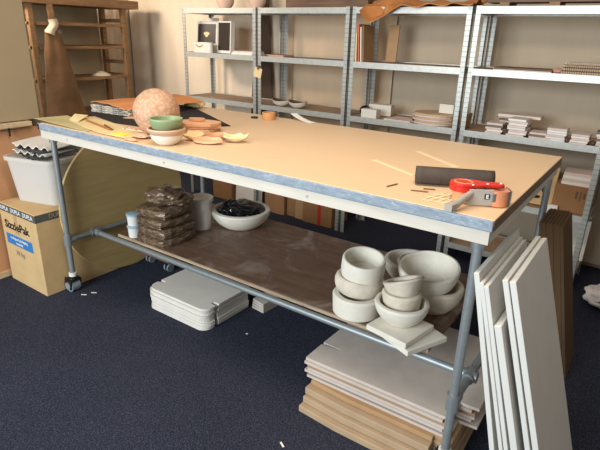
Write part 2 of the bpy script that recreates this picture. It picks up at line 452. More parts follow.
# ------------------------------------------------------------------ big box, crate, disc at left
BX0, BX1, BY0, BY1, BH = -.600, -.162, -.032, .62, .552
t = thing('cardboard_box', 'tall brown packing carton on the floor printed with a blue label', 'box', ((BX0+BX1)/2, .3, 0))
obj('carton', MB().bb(BX0, BX1, BY0, BY1, 0, BH), 'card', t, bevel=.004)
tp = obj('sealing_tape', MB().bb(BX0-.001, BX1+.001, BY0-.0015, BY0, BH-.052, BH-.004).bb(BX1, BX1+.0015, BY0-.001, BY1, BH-.052, BH-.004), 'tape_dark', t)
for i, s in enumerate(('DUPLA', 'DUPLA', 'DUPLA')):
    text('tape_print', s, .040, 'textwhite', tp, face_m((BX1-.082-.145*i, BY0-.003, BH-.028), (1, 0, 0), (0, 0, 1)), .0006, .95)
for i in range(4):
    text('tape_print', 'DUPLA', .040, 'textgrey', tp, face_m((BX1+.003, BY0+.145+.16*i, BH-.028), (0, 1, 0), (0, 0, 1)), .0006, .95)
obj('flap_tape', MB().bb(-.43, -.39, BY0-.0012, BY0, .37, BH-.052), 'brown_tape', t)
text('print', 'SizzlePak', .078, 'ink', t, face_m((-.408, BY0-.002, .415), (1, 0, 0), (0, 0, 1)), .0014, 1.04)
lb = obj('blue_label', MB().bb(-.562, -.245, BY0-.0015, BY0, .278, .350), 'label_blue', t)
text('label_print', 'ecological packaging', .026, 'textwhite', lb, face_m((-.405, BY0-.003, .329), (1, 0, 0), (0, 0, 1)), .0004)
text('label_print', 'material', .026, 'textwhite', lb, face_m((-.405, BY0-.003, .299), (1, 0, 0), (0, 0, 1)), .0004)
text('print', '10 kg', .048, 'textgrey', t, face_m((-.420, BY0-.002, .228), (1, 0, 0), (0, 0, 1)), .0006)

# crate, frosted
CX, CY = -.425, .275; CA = .27
def ring(hx, hy, rr, n=6):
    pts = []
    for sx, sy, a0 in ((1, 1, 0), (-1, 1, 90), (-1, -1, 180), (1, -1, 270)):
        for i in range(n+1):
            a = math.radians(a0+90*i/n); pts.append((sx*(hx-rr)+rr*math.cos(a), sy*(hy-rr)+rr*math.sin(a)))
    return pts
def crate_mesh(prof, c):
    mb = MB(); rings = []; vs = []
    for hx, hy, z in prof:
        k = []
        for x, y in ring(hx, hy, .05): k.append(len(vs)); vs.append(rz(CA) @ Vector((x, y, z))+Vector(c))
        rings.append(k)
    fs = []; n = len(rings[0])
    for a, b in zip(rings, rings[1:]):
        for i in range(n): fs.append((a[i], a[(i+1) % n], b[(i+1) % n], b[i]))
    fs.append(tuple(reversed(rings[0]))); fs.append(tuple(rings[-1]))
    return mb._add(vs, fs)
t = thing('storage_crate', 'translucent white plastic crate standing on the brown carton', 'crate', (CX, CY, BH))
obj('tub', crate_mesh([(.170, .180, .002), (.196, .205, .295), (.192, .201, .295), (.167, .177, .008)], (CX, CY, BH)), 'frost', t, smooth=True)
obj('rim', crate_mesh([(.197, .206, .272), (.206, .215, .274), (.206, .215, .298), (.191, .200, .298), (.191, .200, .290)], (CX, CY, BH)), 'frost', t, smooth=True)
bm_ = MB().blob((CX, CY, BH+.140), (.145, .150, .130), .10, 2.2, 4, seed=3)
tag(obj('plastic_bag', bm_, 'bagwhite', smooth=True), 'crumpled white bag inside the translucent crate', 'bag')
for i in range(4):
    ang = (-.12, .15, -.05, .22)[i]
    mb = MB()
    def fn(u, v, i=i, ang=ang):
        x = (u-.5)*.30; y = (v-.5)*.30
        z = .010*math.sin(u*2*PI*4.5+.4*i)+.006*noise.noise(Vector((u*3, v*3, i)))
        xr = x*math.cos(ang)-y*math.sin(ang); yr = x*math.sin(ang)+y*math.cos(ang)
        return (CX+.03+xr+.008*i, CY-.03+yr, BH+.312+.022*i+z+.012*v)
    mb.sheet(fn, 36, 4, .006)
    o = obj('corrugated_sheet', mb, 'corr_dark' if i in (0, 2) else 'whitecard', smooth=True)
    tag(o, ('dark grey wavy sheet lowest in the translucent crate', 'white wavy sheet second up in the translucent crate',
            'dark grey wavy sheet third up in the translucent crate', 'topmost white wavy sheet sticking out of the crate')[i], 'corrugated sheet', 'wavy sheets in the crate')

# round disc leaning on the carton side
lean = .075
t = tag(obj('round_board', MB().tube((0, 0, 0), (.018, 0, 0), .50, n=96), 'plywood', origin=(0, 0, 0), smooth=True, bevel=.004),
        'big round wooden board leaning on the brown carton behind the table leg', 'round board')
t.location = (-.1600, .62, .5)

# ------------------------------------------------------------------ things on the lower shelf
# clay blocks in plastic
cc = (.435, .47)
for i in range(4):
    z0 = SZ+.002+.060*i; w = (.255, .25, .245, .25)[i]; d = (.285, .28, .285, .27)[i]
    b2 = bmesh.new(); bmesh.ops.create_cube(b2, size=1); bmesh.ops.subdivide_edges(b2, edges=b2.edges, cuts=9, use_grid_fill=True)
    a = (.0, .03, -.03, .10)[i]
    for v in b2.verts:
        p = v.co.copy(); k = noise.noise(p*5+Vector((i*9, 0, 0)))
        rr_ = Vector((p.x, p.y)).length*2; sq_ = 1-.10*max(0, rr_-1)/.414
        px, py, pz = p.x*w*sq_, p.y*d*sq_, p.z*.058
        if p.z > 0 and (abs(p.x) > .42 or abs(p.y) > .42): pz -= .008
        if p.z < -.4 and (abs(p.x) > .46 or abs(p.y) > .46): px *= .97; py *= .97
        px += .008*k+.003*noise.noise(p*9+Vector((i, 3, 1))); py += .010*noise.noise(p*5+Vector((0, i*5, 4)))
        if p.z > .49: pz += .006*k-.004
        if abs(p.z) < .3: px *= 1.02; py *= 1.02
        v.co = (cc[0]+px*math.cos(a)-py*math.sin(a), cc[1]+px*math.sin(a)+py*math.cos(a), max(z0, z0+.029+pz))
    mb = MB(); mb.bm.free(); mb.bm = b2
    o = obj('clay_block', mb, 'clay', smooth=True)
    tag(o, ('bottom brown clay block in clear plastic on the lower shelf', 'second brown clay block up in the plastic-wrapped stack',
            'third brown clay block up in the plastic-wrapped stack', 'flattened top brown clay slab under the lumpy clay')[i], 'clay', 'plastic-wrapped clay blocks')
mb = MB().blob((.43, .48, SZ+.284), (.125, .11, .056), .20, 1.9, 5, seed=2).blob((.50, .52, SZ+.262), (.085, .10, .032), .2, 2, 4, seed=5)
tag(obj('clay_lump', mb, 'clay', smooth=True), 'lumpy brown clay in crumpled plastic topping the clay stack', 'clay')

def tub(x, y, z, label):
    t = thing('small_tub', label, 'tub', (x, y, z), 'small white tubs by the clay')
    obj('body', MB().lathe([(0, 0), (.036, 0), (.040, .066), (.037, .066), (.034, .004), (0, .004)], (x, y, z)), 'white_tub', t, smooth=True)
    obj('lid', MB().lathe([(0, .063), (.043, .063), (.0435, .074), (.038, .076), (0, .074)], (x, y, z)), 'blue_lid', t, smooth=True)
tub(.246, .372, SZ+.001, 'lower of two small white tubs stacked left of the clay')
tub(.243, .375, SZ+.0775, 'upper of two small white tubs stacked left of the clay')

t = thing('white_bucket', 'pale plastic bucket with wide lid behind the clay stack', 'bucket', (.455, .745, SZ))
obj('body', MB().lathe([(0, 0), (.064, 0), (.074, .19), (.07, .19), (.060, .005), (0, .005)], (.455, .745, SZ+.001)), 'white_tub', t, smooth=True)
obj('lid', MB().lathe([(0, .188), (.084, .188), (.086, .208), (.080, .213), (.06, .209), (0, .209)], (.455, .745, SZ+.001)), 'white_tub', t, smooth=True)

def bowl(name, label, c, rad, h, foot, th, m='plaster', cat='bowl', group=None, rot=None, n=48, bulge=.55, lip=.012):
    """rounded plaster bowl with a thick flat rim"""
    P = [(0, 0), (foot, 0)]
    for i in range(1, 9):
        u = i/8; P.append((foot+(rad-foot)*math.sin(u*PI/2)**bulge if False else foot+(rad-foot)*(1-(1-u)**2.2), h*u))
    P[-1] = (rad, h-lip); P.append((rad-.3*lip, h-.2*lip)); P.append((rad-lip, h)); P.append((rad-th+lip*.4, h)); P.append((rad-th, h-lip*.6))
    for i in range(7, -1, -1):
        u = i/8; P.append((max(0, (foot+(rad-foot)*(1-(1-u)**2.2)-th)), th*.8+(h-th)*u))
    P.append((0, th*.8))
    o = obj(name, MB().lathe(P, c, rot, n, jit=.012), m, smooth=True, origin=c)
    return tag(o, label, cat, group) if label else o

bowl('plaster_bowl', 'wide low white plaster bowl holding a black plastic bag', (.630, .945, SZ+.001), .198, .118, .115, .034, n=64)
mb = MB().blob((.625, .945, SZ+.105), (.138, .135, .062), .26, 2.2, 5, seed=5)
mb.blob((.58, .90, SZ+.150), (.05, .045, .03), .4, 3, 4, seed=8)
tag(obj('plastic_bag', mb, 'bin_bag', smooth=True), 'shiny black plastic bag bunched in the wide white bowl', 'bag')

G = 'white plaster moulds on the lower shelf'
def mould(label, c, r0, r1, h, th, rot=None, m='plaster', groove=False):
    P = [(0, 0), (r0-.006, 0), (r0, .006), (r1, h-.008), (r1-.008, h), (r1-th, h), (r1-th-.006, h-.006)]
    if groove: P += [(r1-th-.010, h-.016), (r1-th-.018, h-.018)]
    P += [(r0-th-.014, .03), (0, .022)]
    o = obj('plaster_mould', MB().lathe(P, c, rot, 56, jit=.010), m, smooth=True, origin=c)
    return tag(o, label, 'mould', G)
mould('drum-shaped white plaster mould at the bottom of the left tower', (1.817, .425, SZ+.001), .113, .117, .098, .03)
o = obj('plaster_mould', MB().lathe([(0, 0), (.096, 0), (.108, .012), (.115, .034), (.116, .052), (.112, .068), (.103, .076), (.094, .076), (.088, .070), (.08, .03), (0, .022)], (1.806, .447, SZ+.100), rx(-.05) @ ry(.06), 56, jit=.012), 'plaster_worn', smooth=True)
tag(o, 'rounded white plaster mould in the middle of the left tower', 'mould', G)
o = obj('plaster_mould', MB().lathe([(0, 0), (.088, 0), (.097, .008), (.102, .045), (.100, .098), (.096, .106), (.089, .107), (.084, .103), (.082, .09), (.076, .03), (0, .022)], (1.812, .464, SZ+.166), rx(.13) @ ry(.12), 56, jit=.010), 'plaster', smooth=True)
tag(o, 'tilted open cup-like plaster mould on top of the left tower', 'mould', G)
# square tiles
for i, (c, a, dx, dy) in enumerate((((2.108, .375, SZ+.001), -.42, .225, .225), ((2.070, .355, SZ+.029), -.18, .205, .215))):
    mb = MB().box((c[0], c[1], c[2]+.013), (dx, dy, .026), rz(a))
    o = obj('plaster_slab', mb, 'plaster', bevel=.004)
    tag(o, ('lower square plaster slab poking out right beneath the small bowl', 'upper square plaster slab directly under the small bowl')[i], 'slab', 'square plaster slabs')
bowl('plaster_bowl', 'small round white bowl holding two cup moulds on plaster slabs', (2.055, .385, SZ+.058), .118, .098, .066, .022)
mould('worn cup mould sitting inside the small round bowl', (2.052, .392, SZ+.080), .074, .086, .118, .03, ry(-.04), 'plaster_worn')
mb = MB().lathe([(0, 0), (.066, 0), (.072, .004), (.086, .062), (.080, .068), (.064, .068), (.058, .062), (.050, .040), (0, .034)], (0, 0, 0), None, 56, jit=.012)
for v in mb.bm.verts: v.co.z *= max(.25, .80+.62*(.84*v.co.x-.36*v.co.y)/.086); v.co += Vector((2.046, .394, SZ+.200))
tag(obj('plaster_mould', mb, 'plaster_worn', smooth=True), 'slant-topped half cup mould resting on top of the small bowl tower', 'mould', G)
bowl('plaster_bowl', 'lower of two large nested white bowls at the shelf end', (2.085, .690, SZ+.001), .140, .125, .085, .026, m='plaster_worn')
bowl('plaster_bowl', 'large open white bowl on another bowl at the shelf end', (2.062, .672, SZ+.112), .143, .115, .10, .018, rot=rx(.16))
bowl('plaster_bowl', 'wide white bowl furthest back at the right shelf end', (1.875, .905, SZ+.001), .145, .115, .09, .026)
bowl('plaster_bowl', 'shallow white dish set inside the bowl furthest back', (1.915, .875, SZ+.060), .10, .070, .06, .012, n=40)

# ------------------------------------------------------------------ flat boxes under the table
def flat_outline(w, y0, yn, y1, x0, cut=.018, rr=.06):
    x1 = x0+w; P = [(x0, yn+cut), (x0, y1), (x1, y1), (x1, yn+cut), (x1-.04, yn+cut), (x1-.045, yn-.004), (x1, yn-.01)]
    for i in range(7):
        a = -PI/2*i/6; P.append((x1-rr+rr*math.cos(a), y0+rr+rr*math.sin(a)))
    for i in range(7):
        a = -PI/2-PI/2*i/6; P.append((x0+rr+rr*math.cos(a), y0+rr+rr*math.sin(a)))
    P += [(x0, yn-.01), (x0+.045, yn-.004), (x0+.04, yn+cut)]
    return P
ordn = ['bottom', 'second', 'third', 'fourth', 'fifth', 'sixth', 'seventh', 'eighth', 'ninth', 'tenth', 'eleventh', 'twelfth']
N = 9
for i in range(N):
    j = R.uniform(-.008, .008); k = R.uniform(-.006, .006)
    out = flat_outline(.50, .285, .375, .665, .435+j)
    mb = MB().prism([(x, y+k) for x, y in out], .0155*i+.001, .0155*i+.0150)
    o = obj('flat_box', mb, 'whitecard')
    tag(o, ('top white folded mailer box with rounded flaps under the table' if i == N-1 else
            '%s%s folded white mailer box in the notched floor stack' % (ordn[i], '' if i == 0 else ' from the bottom,')), 'box', 'folded white mailer boxes')
for i in range(4):
    tag(obj('flat_box', MB().prism([(.96, .665+.004*i), (1.06, .655), (1.075, .83), (.97, .84)], .016*i+.001, .016*i+.0145), 'greycard'),
        ('lowest small grey flat box right of the white mailers', 'second small grey flat box right of the white mailers',
         'third small grey flat box right of the white mailers', 'topmost small grey flat box right of the white mailers')[i], 'box', 'small grey flat boxes')

# big cardboard stack
lay = [  # y0, x0, x1, thick, material
    (.070, 1.735, 2.43, .034, 'card_kraft'), (.098, 1.738, 2.42, .034, 'card_kraft'), (.118, 1.735, 2.41, .036, 'card_kraft'), (.150, 1.745, 2.41, .024, 'card_mid')]
z = .001; k = 0
for i, (y0, x0, x1, th, m) in enumerate(lay):
    mb = MB().prism([(x0, y0+.012), (x0+.2, y0), (2.335, y0+.006), (2.335, .178), (x1, .180), (x1-.01, .80), (x0+.5, .815), (x0+.01, .80)], z, z+th*.96)
    o = obj('folded_carton', mb, m, bevel=.004)
    tag(o, ('bottom brown folded carton of the big stack under the table', 'second brown folded carton up in the big floor stack',
            'third brown folded carton up in the big floor stack', 'thin brown carton beneath the pale ones in the floor stack')[i], 'box', 'brown folded cartons under the table')
    z += th
n_g = 7
for i in range(n_g):
    th = .0145; x0 = 1.715+R.uniform(-.012, .010); y0 = .175+R.uniform(-.012, .010); x1 = 2.37+R.uniform(-.02, .02)
    top = i == n_g-1
    if top: x0, y0, x1 = 1.705, .175, 2.385
    P = [(x0, y0), (x1, y0+.01), (x1, y0+.13), (x1+.075, y0+.135), (x1+.07, y0+.66), (x0+.01, y0+.66), (x0+.0, y0+.15), (x0+.11, y0+.147), (x0+.11, y0+.143), (x0, y0+.13)]
    if not top: P = [(x0, y0), (x1, y0+.01), (x1, y0+.13), (x1+.075, y0+.135), (x1+.07, y0+.64), (x0+.01, y0+.64)]
    o = obj('flat_box', MB().prism(P, z, z+th*.94), 'greycard' if top else ('card_mid' if i % 3 == 1 else 'greycard'))
    tag(o, 'top grey folded box with a slot, under the right table end' if top else
        '%s grey folded box%s of the pale layers under the right table end' % (('lowest' if i == 0 else ordn[i]), '' if i == 0 else ' up'), 'box', 'pale folded boxes under the table')
    z += th

# ------------------------------------------------------------------ white boards leaning at the right end
def board(label, xt, y0, y1, zt, slope, th, m='whiteboard', name='white_board', cat='board', group='white boards leaning on the table end', edge='whiteboard'):
    """leaning sheet: upper left corner at x=xt, z=zt; foot on the floor further right"""
    a = math.atan(slope); L = zt/math.cos(a)
    mb = MB(); n = Vector((math.cos(a), 0, math.sin(a))); d = Vector((math.sin(a), 0, -math.cos(a)))
    top = Vector((xt, 0, zt)); vs = []
    lift = th*math.sin(a)
    for yy in (y0, y1):
        for p in (top, top+n*th, top+d*L+n*th, top+d*L): vs.append((p.x, yy, p.z))
    mn = min(v[2] for v in vs); vs = [(x, y, zz-mn+.001) for x, y, zz in vs]
    mb._add(vs, [(0, 1, 2, 3), (7, 6, 5, 4), (0, 4, 5, 1), (1, 5, 6, 2), (2, 6, 7, 3), (3, 7, 4, 0)])
    return tag(obj(name, mb, m, bevel=.002 if m == 'whiteboard' else 0), label, cat, group)
for lab, xt, y0, y1, zt, th, sl in (('innermost white board leaning closest to the table leg', 2.428, .00, .50, .945, .017, .232),
        ('second white board from the table, thin and slightly shorter', 2.452, -.01, .48, .922, .013, .262),
        ('third white board from the table, in the middle pair', 2.468, -.015, .47, .918, .014, .268),
        ('short white board whose top sits lower than its neighbours', 2.518, -.02, .45, .800, .022, .282),
        ('fifth white board from the table, under the outer face', 2.512, .005, .46, .945, .017, .288),
        ('outermost white board showing its broad grey-white face', 2.533, .005, .455, .945, .019, .295)):
    board(lab, xt, y0, y1, zt, sl, th)
# brown folded cartons leaning at the rear leg
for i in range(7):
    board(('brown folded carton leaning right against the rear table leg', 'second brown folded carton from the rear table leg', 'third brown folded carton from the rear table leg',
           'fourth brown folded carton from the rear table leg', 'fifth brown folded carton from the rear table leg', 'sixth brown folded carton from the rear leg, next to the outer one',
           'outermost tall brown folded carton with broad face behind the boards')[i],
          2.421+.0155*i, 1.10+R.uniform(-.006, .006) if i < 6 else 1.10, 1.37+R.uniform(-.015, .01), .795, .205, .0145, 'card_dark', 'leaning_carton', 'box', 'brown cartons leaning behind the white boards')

# scraps on the carpet
for i, (x, y, a, l) in enumerate(((-.004, .123, .6, .035), (.023, .178, .6, .035), (1.80, -.127, -.5, .03), (1.13, .42, .3, .012))):
    tag(obj('paper_scrap', MB().box((x, y, .003), (l, .008, .002), rz(a)), 'paper'),
        ('tiny white paper scrap on carpet just beside the front caster', 'tiny white paper scrap on carpet, further from the front caster',
         'tiny white scrap on carpet near the photo bottom edge', 'white speck on the carpet right of the white mailer stack')[i], 'paper scrap', 'paper scraps on the carpet')

# ------------------------------------------------------------------ on the table top
def poly_sheet(name, label, cat, pts, z, th, m, group=None, curl=None):
    b = MB(); b.prism(pts, z, z+th)
    if curl:
        bmesh.ops.triangulate(b.bm, faces=[f for f in b.bm.faces if len(f.verts) > 4])
        for v in b.bm.verts: v.co.z += curl(v.co.x, v.co.y)
    return tag(obj(name, b, m), label, cat, group)
poly_sheet('felt_sheet', 'large black sheet lying at the table\'s left end under the ball', 'sheet', [(-.13, .375), (.30, .27), (.60, .30), (.83, .645), (.03, 1.075), (-.12, .95)], T+.001, .003, 'black')
# newspapers
for i in range(4):
    a = .05*R.uniform(-1, 1)-.02
    mb = MB().box((.015, .60, T+.0045+.006+.0115*i), (.34, .34, .0105), rz(a+.10))
    tag(obj('newspaper', mb, 'news', bevel=.003), ('bottom newspaper of the pile on the black sheet', 'second newspaper up in the pile on the black sheet',
        'third newspaper up in the pile on the black sheet', 'top newspaper of the pile, under the orange paper')[i], 'newspaper', 'newspapers piled on the table')
mb = MB()
mb.sheet(lambda u, v: (-.17+.36*u+.10*v, .44+.55*v-.02*u, T+.060+.012*math.sin(u*4)+.012*v+.008*noise.noise(Vector((u*4, v*4, 0)))), 16, 8, .004)
tag(obj('kraft_sheet', mb, 'kraft', smooth=True), 'orange kraft paper lying on the newspaper pile', 'paper')
mb = MB()
mb.sheet(lambda u, v: (.20+.40*u, .40+.10*v+.10*u, T+.006+.004*math.sin(u*5)), 10, 4, .003)
tag(obj('kraft_sheet', mb, 'pinkclay'), 'pale tan paper strip slipped under the orange kraft paper', 'paper')

poly_sheet('paper_sheet', 'greenish newsprint sheet at the table\'s front left corner', 'paper', [(-.07, .015), (-.05, .20), (.07, .20), (.40, .075), (.42, .02)], T+.001, .002, 'greenpaper', 'loose papers at the left table end', lambda x, y: .012*max(0, .06-x)/.12)
poly_sheet('paper_sheet', 'cream paper sheet spread below the black sheet', 'paper', [(.03, .30), (.08, .13), (.50, .03), (.72, .03), (.70, .20), (.45, .225)], T+.0045, .002, 'creampaper', 'loose papers at the left table end')
poly_sheet('paper_sheet', 'small curled cream paper with dark underside at left corner', 'paper', [(.00, .22), (.06, .145), (.16, .135), (.10, .24)], T+.007, .002, 'creampaper', 'loose papers at the left table end', lambda x, y: .018*(y > .19))
mb = MB().tube((.165, .185, T+.012), (.50, .10, T+.012), .005, n=8)
tag(obj('pencil', mb, 'pencilwood'), 'long thin brown pencil across the cream paper', 'pencil')
tag(obj('pencil', MB().tube((.36, .165, T+.012), (.515, .105, T+.0125), .004, n=8), 'stick'), 'short brown stick next to the long pencil', 'stick')
tag(obj('yellow_card', MB().box((.63, .065, T+.009), (.085, .045, .004), rz(.15)), 'yellow'), 'small bright yellow card at the table edge left of pots', 'card')
tag(obj('patterned_strip', MB().box((.60, .205, T+.0095), (.20, .05, .004), rz(.12)), 'dots'), 'orange patterned paper strip in front of the ball', 'paper')
tag(obj('clay_offcut', MB().blob((.74, .105, T+.012), (.055, .035, .010), .25, 3, 3, seed=4), 'palegrey', smooth=True), 'flat grey clay offcut beside the bowl stack', 'clay')
tag(obj('clay_offcut', MB().blob((.76, .03, T+.007), (.045, .02, .006), .25, 3, 3, seed=9), 'pinkclay', smooth=True), 'flat pink clay offcut at the front table edge', 'clay')

# ball
b = MB().blob((.745, .205, T+.003+.113), (.113, .113, .113), .02, 5, 5, seed=1)
tag(obj('clay_ball', b, 'ball', smooth=True), 'large round speckled terracotta ball on the table', 'ball')
# bowl stack
def pot(label, c, r, h, foot, m):
    return bowl('small_bowl', label, c, r, h, foot, .010, m, group='stacked small bowls by the ball', lip=.006)
pot('white footed bowl at the bottom of the small bowl stack', (.945, .090, T+.001), .074, .050, .040, 'whiteglaze')
pot('greyish pink bowl in the middle of the small bowl stack', (.945, .090, T+.040), .088, .036, .060, 'palegrey')
pot('pale green bowl on top of the small bowl stack', (.940, .095, T+.074), .077, .046, .062, 'green')

# clay slabs and shards
def shard(label, c, rx_, ry_, th, m, a, seed, tilt=0, curve=.0, cat='clay shard', group='clay shards on the table', name='clay_shard'):
    n = 14; rr = random.Random(seed); pts = []
    for i in range(n):
        t = 2*PI*i/n; k = 1+rr.uniform(-.14, .14); pts.append((rx_*k*math.cos(t), ry_*k*math.sin(t)))
    mtx = rz(a) @ rx(tilt); mb = MB(); vs, fs = [], []
    for layer in range(2):
        for f in (0, .5, 1):
            for x, y in (pts if f else [(0, 0)]):
                X, Y = x*f, y*f; Z_ = curve*(X*X/(rx_*rx_)+Y*Y/(ry_*ry_))+(th if layer else 0)
                vs.append(mtx @ Vector((X, Y, Z_)))
    q = 2*n+1
    for L in range(2):
        o = L*q
        for i in range(n):
            j = (i+1) % n
            fs.append((o, o+1+i, o+1+j)); fs.append((o+1+i, o+1+n+i, o+1+n+j, o+1+j))
    for i in range(n):
        j = (i+1) % n; fs.append((1+n+i, q+1+n+i, q+1+n+j, 1+n+j))
    mn = min(v.z for v in vs); vs = [v+Vector((c[0], c[1], c[2]-mn)) for v in vs]
    mb._add(vs, fs)
    return tag(obj(name, mb, m, smooth=True), label, cat, group)
shard('grey-edged bottom clay slab of the pile behind the bowl stack', (.800, .425, T+.001), .115, .075, .016, 'palegrey', .5, 1)
shard('thin pale clay slab second up in the pile behind bowls', (.800, .430, T+.019), .110, .070, .012, 'pinkclay', .5, 2)
shard('broad pinkish clay slab third up in the pile behind bowls', (.790, .435, T+.033), .130, .080, .014, 'pinkclay', .48, 3)
shard('small pink clay piece on top of the slab pile', (.775, .450, T+.049), .045, .03, .012, 'pinkclay', .4, 4)
shard('cream curved shard closest to the green bowl', (.970, .235, T+.001), .050, .034, .008, 'creamclay', .5, 5, .2, .022)
shard('tan curved shard behind the other loose shards', (1.015, .315, T+.001), .072, .04, .009, 'terracotta', .45, 6, .1, .018)
shard('pink flat shard nearest the table front among the shards', (1.075, .225, T+.001), .075, .042, .010, 'pinkclay', .5, 7, .1, .012)
shard('cream boat-shaped shard furthest right among the loose shards', (1.150, .335, T+.001), .062, .034, .008, 'creamclay', .5, 8, .1, .026)
tag(obj('white_bundle', MB().blob((.14, 1.03, T+.029), (.085, .055, .026), .3, 2.5, 4, seed=6), 'creamclay', smooth=True), 'crumpled whitish bundle at the far left table edge', 'bundle')
tag(obj('clay_lump', MB().blob((.02, .94, T+.028), (.05, .04, .022), .3, 2.5, 4, seed=7), 'terracotta', smooth=True), 'small orange clay lump behind the ball on the black sheet', 'clay')

# tape ring, clip, folded tag
tag(obj('tape_roll', MB().lathe([(.028, 0), (.041, 0), (.0415, .002), (.0415, .040), (.041, .042), (.030, .042), (.028, .040), (.028, 0)], (.830, .990, T+.001)), 'masking', smooth=True), 'roll of tan tape standing at the far table edge', 'tape roll')
tag(obj('bottle_cap', MB().tube((.735, .965, T+.001), (.735, .965, T+.009), .022), 'plastic_black'), 'small black flat disc left of the tan tape roll', 'cap')
mb = MB(); mb.sheet(lambda u, v: (.94+.17*u+.015*v, 1.065-.03*u+.04*v, T+.004+.035*(1-u)**2), 10, 2, .002)
tag(obj('paper_tag', mb, 'paper'), 'white curled paper tag at the far table edge', 'paper')

# rolled dark rubber sheet
a = .44; d = Vector((math.cos(a), math.sin(a), 0)); nrm = Vector((-math.sin(a), math.cos(a), 0))
c0 = Vector((2.118, .222, T+.001)); Lr = .268
def roll(u, v):
    th = v*2*PI*1.75; rr = .033-.004*v
    if v > .88:
        k = (v-.88)/.12
    p = c0+d*(Lr*u)+nrm*(rr*math.sin(th))+Vector((0, 0, .033-rr*math.cos(th)))
    return p
mb = MB(); mb.sheet(roll, 12, 48)
mb.sheet(lambda u, v: c0+d*(Lr*(.08+1.04*u)+.015)+nrm*(.015+.085*v)+Vector((0, 0, .0025+.004*math.sin(u*5)*v)), 12, 4, .0025)
o = obj('rubber_roll', mb, 'rubber', smooth=True)
sm = o.modifiers.new('solid', 'SOLIDIFY'); sm.thickness = .0022; sm.offset = -1
tag(o, 'dark grey rubber sheet rolled up on the table', 'rolled sheet')

# small sticks, scratches card
for i, (x0, y0, x1, y1) in enumerate(((2.060, .112, 2.075, .168), (2.145, .125, 2.20, .145), (2.172, .172, 2.208, .188))):
    tag(obj('thin_stick', MB().tube((x0, y0, T+.003), (x1, y1, T+.003), .0022, n=6), 'stick'),
        ('thin brown stick left of the rubber roll', 'thin brown stick lower of the pair below the rubber roll', 'thin brown stick upper of the pair below the rubber roll')[i], 'stick', 'thin sticks on the table')
mb = MB()
for i in range(4):
    p = Vector((2.222, .085, T+.0015))+Vector((.018, .004, 0))*i*1.3
    mb.box(p+Vector((.012, .035, 0)), (.006, .12, .0015), rz(-.25))
for i in range(3):
    mb.box((2.255+.004*i, .062+.045*i, T+.0018), (.085, .008, .0012), rz(.2))
tag(obj('paper_grid', mb, 'palestrip'), 'pale cut paper grid left of the tape dispenser', 'paper')
for i, (x0, y0, x1, y1) in enumerate(((1.83, .455, 2.07, .325), (1.91, .745, 2.16, .565))):
    dd = Vector((x1-x0, y1-y0, 0)); 
    tag(obj('paper_strip', MB().box(((x0+x1)/2, (y0+y1)/2, T+.0012), (dd.length, .020, .001), rz(math.atan2(dd.y, dd.x))), 'palestrip'),
        ('faint cream strip on the tabletop running behind the rubber roll', 'faint cream strip on the tabletop furthest from the rubber roll')[i], 'paper strip', 'cream strips on the tabletop')

# tape dispenser lying on its side
DC = Vector((2.360, .138, T)); da = .55
dr = rz(da)
def dp(x, y, z): return DC+dr @ Vector((x, y, z))
t = thing('tape_dispenser', 'red and grey handheld packing tape dispenser lying on the table', 'tape dispenser', DC)
pts = []
for i in range(13):
    a = PI/2+PI*i/12; pts.append((-.040+.042*math.cos(a), .010+.042*math.sin(a)))
pts += [(.0, -.030), (.035, -.020)]
for i in range(9):
    a = -PI/2+PI*i/8; pts.append((.066+.020*math.cos(a), .000+.020*math.sin(a)))
pts += [(.035, .022), (.0, .040)]
obj('red_plate', MB().prism(pts, .056, .066, lambda x, y, z: dp(x, y, z)), 'red', t, bevel=.003)['label'] = 'red plastic side plate'
obj('rim_band', MB().lathe([(.038, .040), (.0425, .040), (.0425, .057), (.038, .057), (.038, .040)], dp(-.040, .010, 0), None, 36), 'red', t, smooth=True)
obj('core_roll', MB().lathe([(0, .004), (.030, .004), (.030, .0665), (.026, .0675), (.024, .064), (0, .064)], dp(-.040, .010, 0), None, 36), 'masking', t, smooth=True)
obj('tape_roll', MB().lathe([(.018, .003), (.036, .003), (.036, .052), (.018, .052), (.018, .003)], dp(.066, -.014, 0), None, 36), 'tape_roll', t, smooth=True)
fr = MB().box(dp(.006, -.040, .030), (.075, .004, .052), dr).box(dp(-.0, .02, .003), (.14, .08, .004), dr)
obj('grey_frame', fr, 'grey_metal', t, bevel=.002)
obj('badge', MB().box(dp(.024, -.0435, .034), (.015, .003, .016), dr), 'plastic_black', t)
text('badge_mark', 'E', .016, 'textwhite', t, face_m(dp(.024, -.0455, .034), dr @ Vector((1, 0, 0)), (0, 0, 1)), .0008)
hm = MB()
path = [dp(-.025, -.036, .040), dp(-.052, -.062, .032), dp(-.078, -.088, .021), dp(-.100, -.110, .017)]
for p, q, r0, r1 in zip(path, path[1:], (.010, .011, .013), (.011, .013, .0135)): hm.tube(p, q, r0, r1, 14)
hm.box(path[-1], (.030, .026, .022), dr @ rz(.8))
obj('handle', hm, 'grey_metal', t, smooth=True)
obj('cutter', MB().box(dp(.100, -.010, .028), (.004, .05, .048), dr), 'clamp', t)
obj('tongue', MB().box(dp(.048, -.046, .032), (.02, .004, .026), dr @ rz(.4)), 'clamp', t)
obj('rivet', MB().tube(dp(.075, 0, .066), dp(.075, 0, .0685), .004).tube(dp(-.02, -.030, .066), dp(-.02, -.030, .0685), .004).tube(dp(.03, -.012, .066), dp(.03, -.012, .0685), .004), 'textwhite', t)

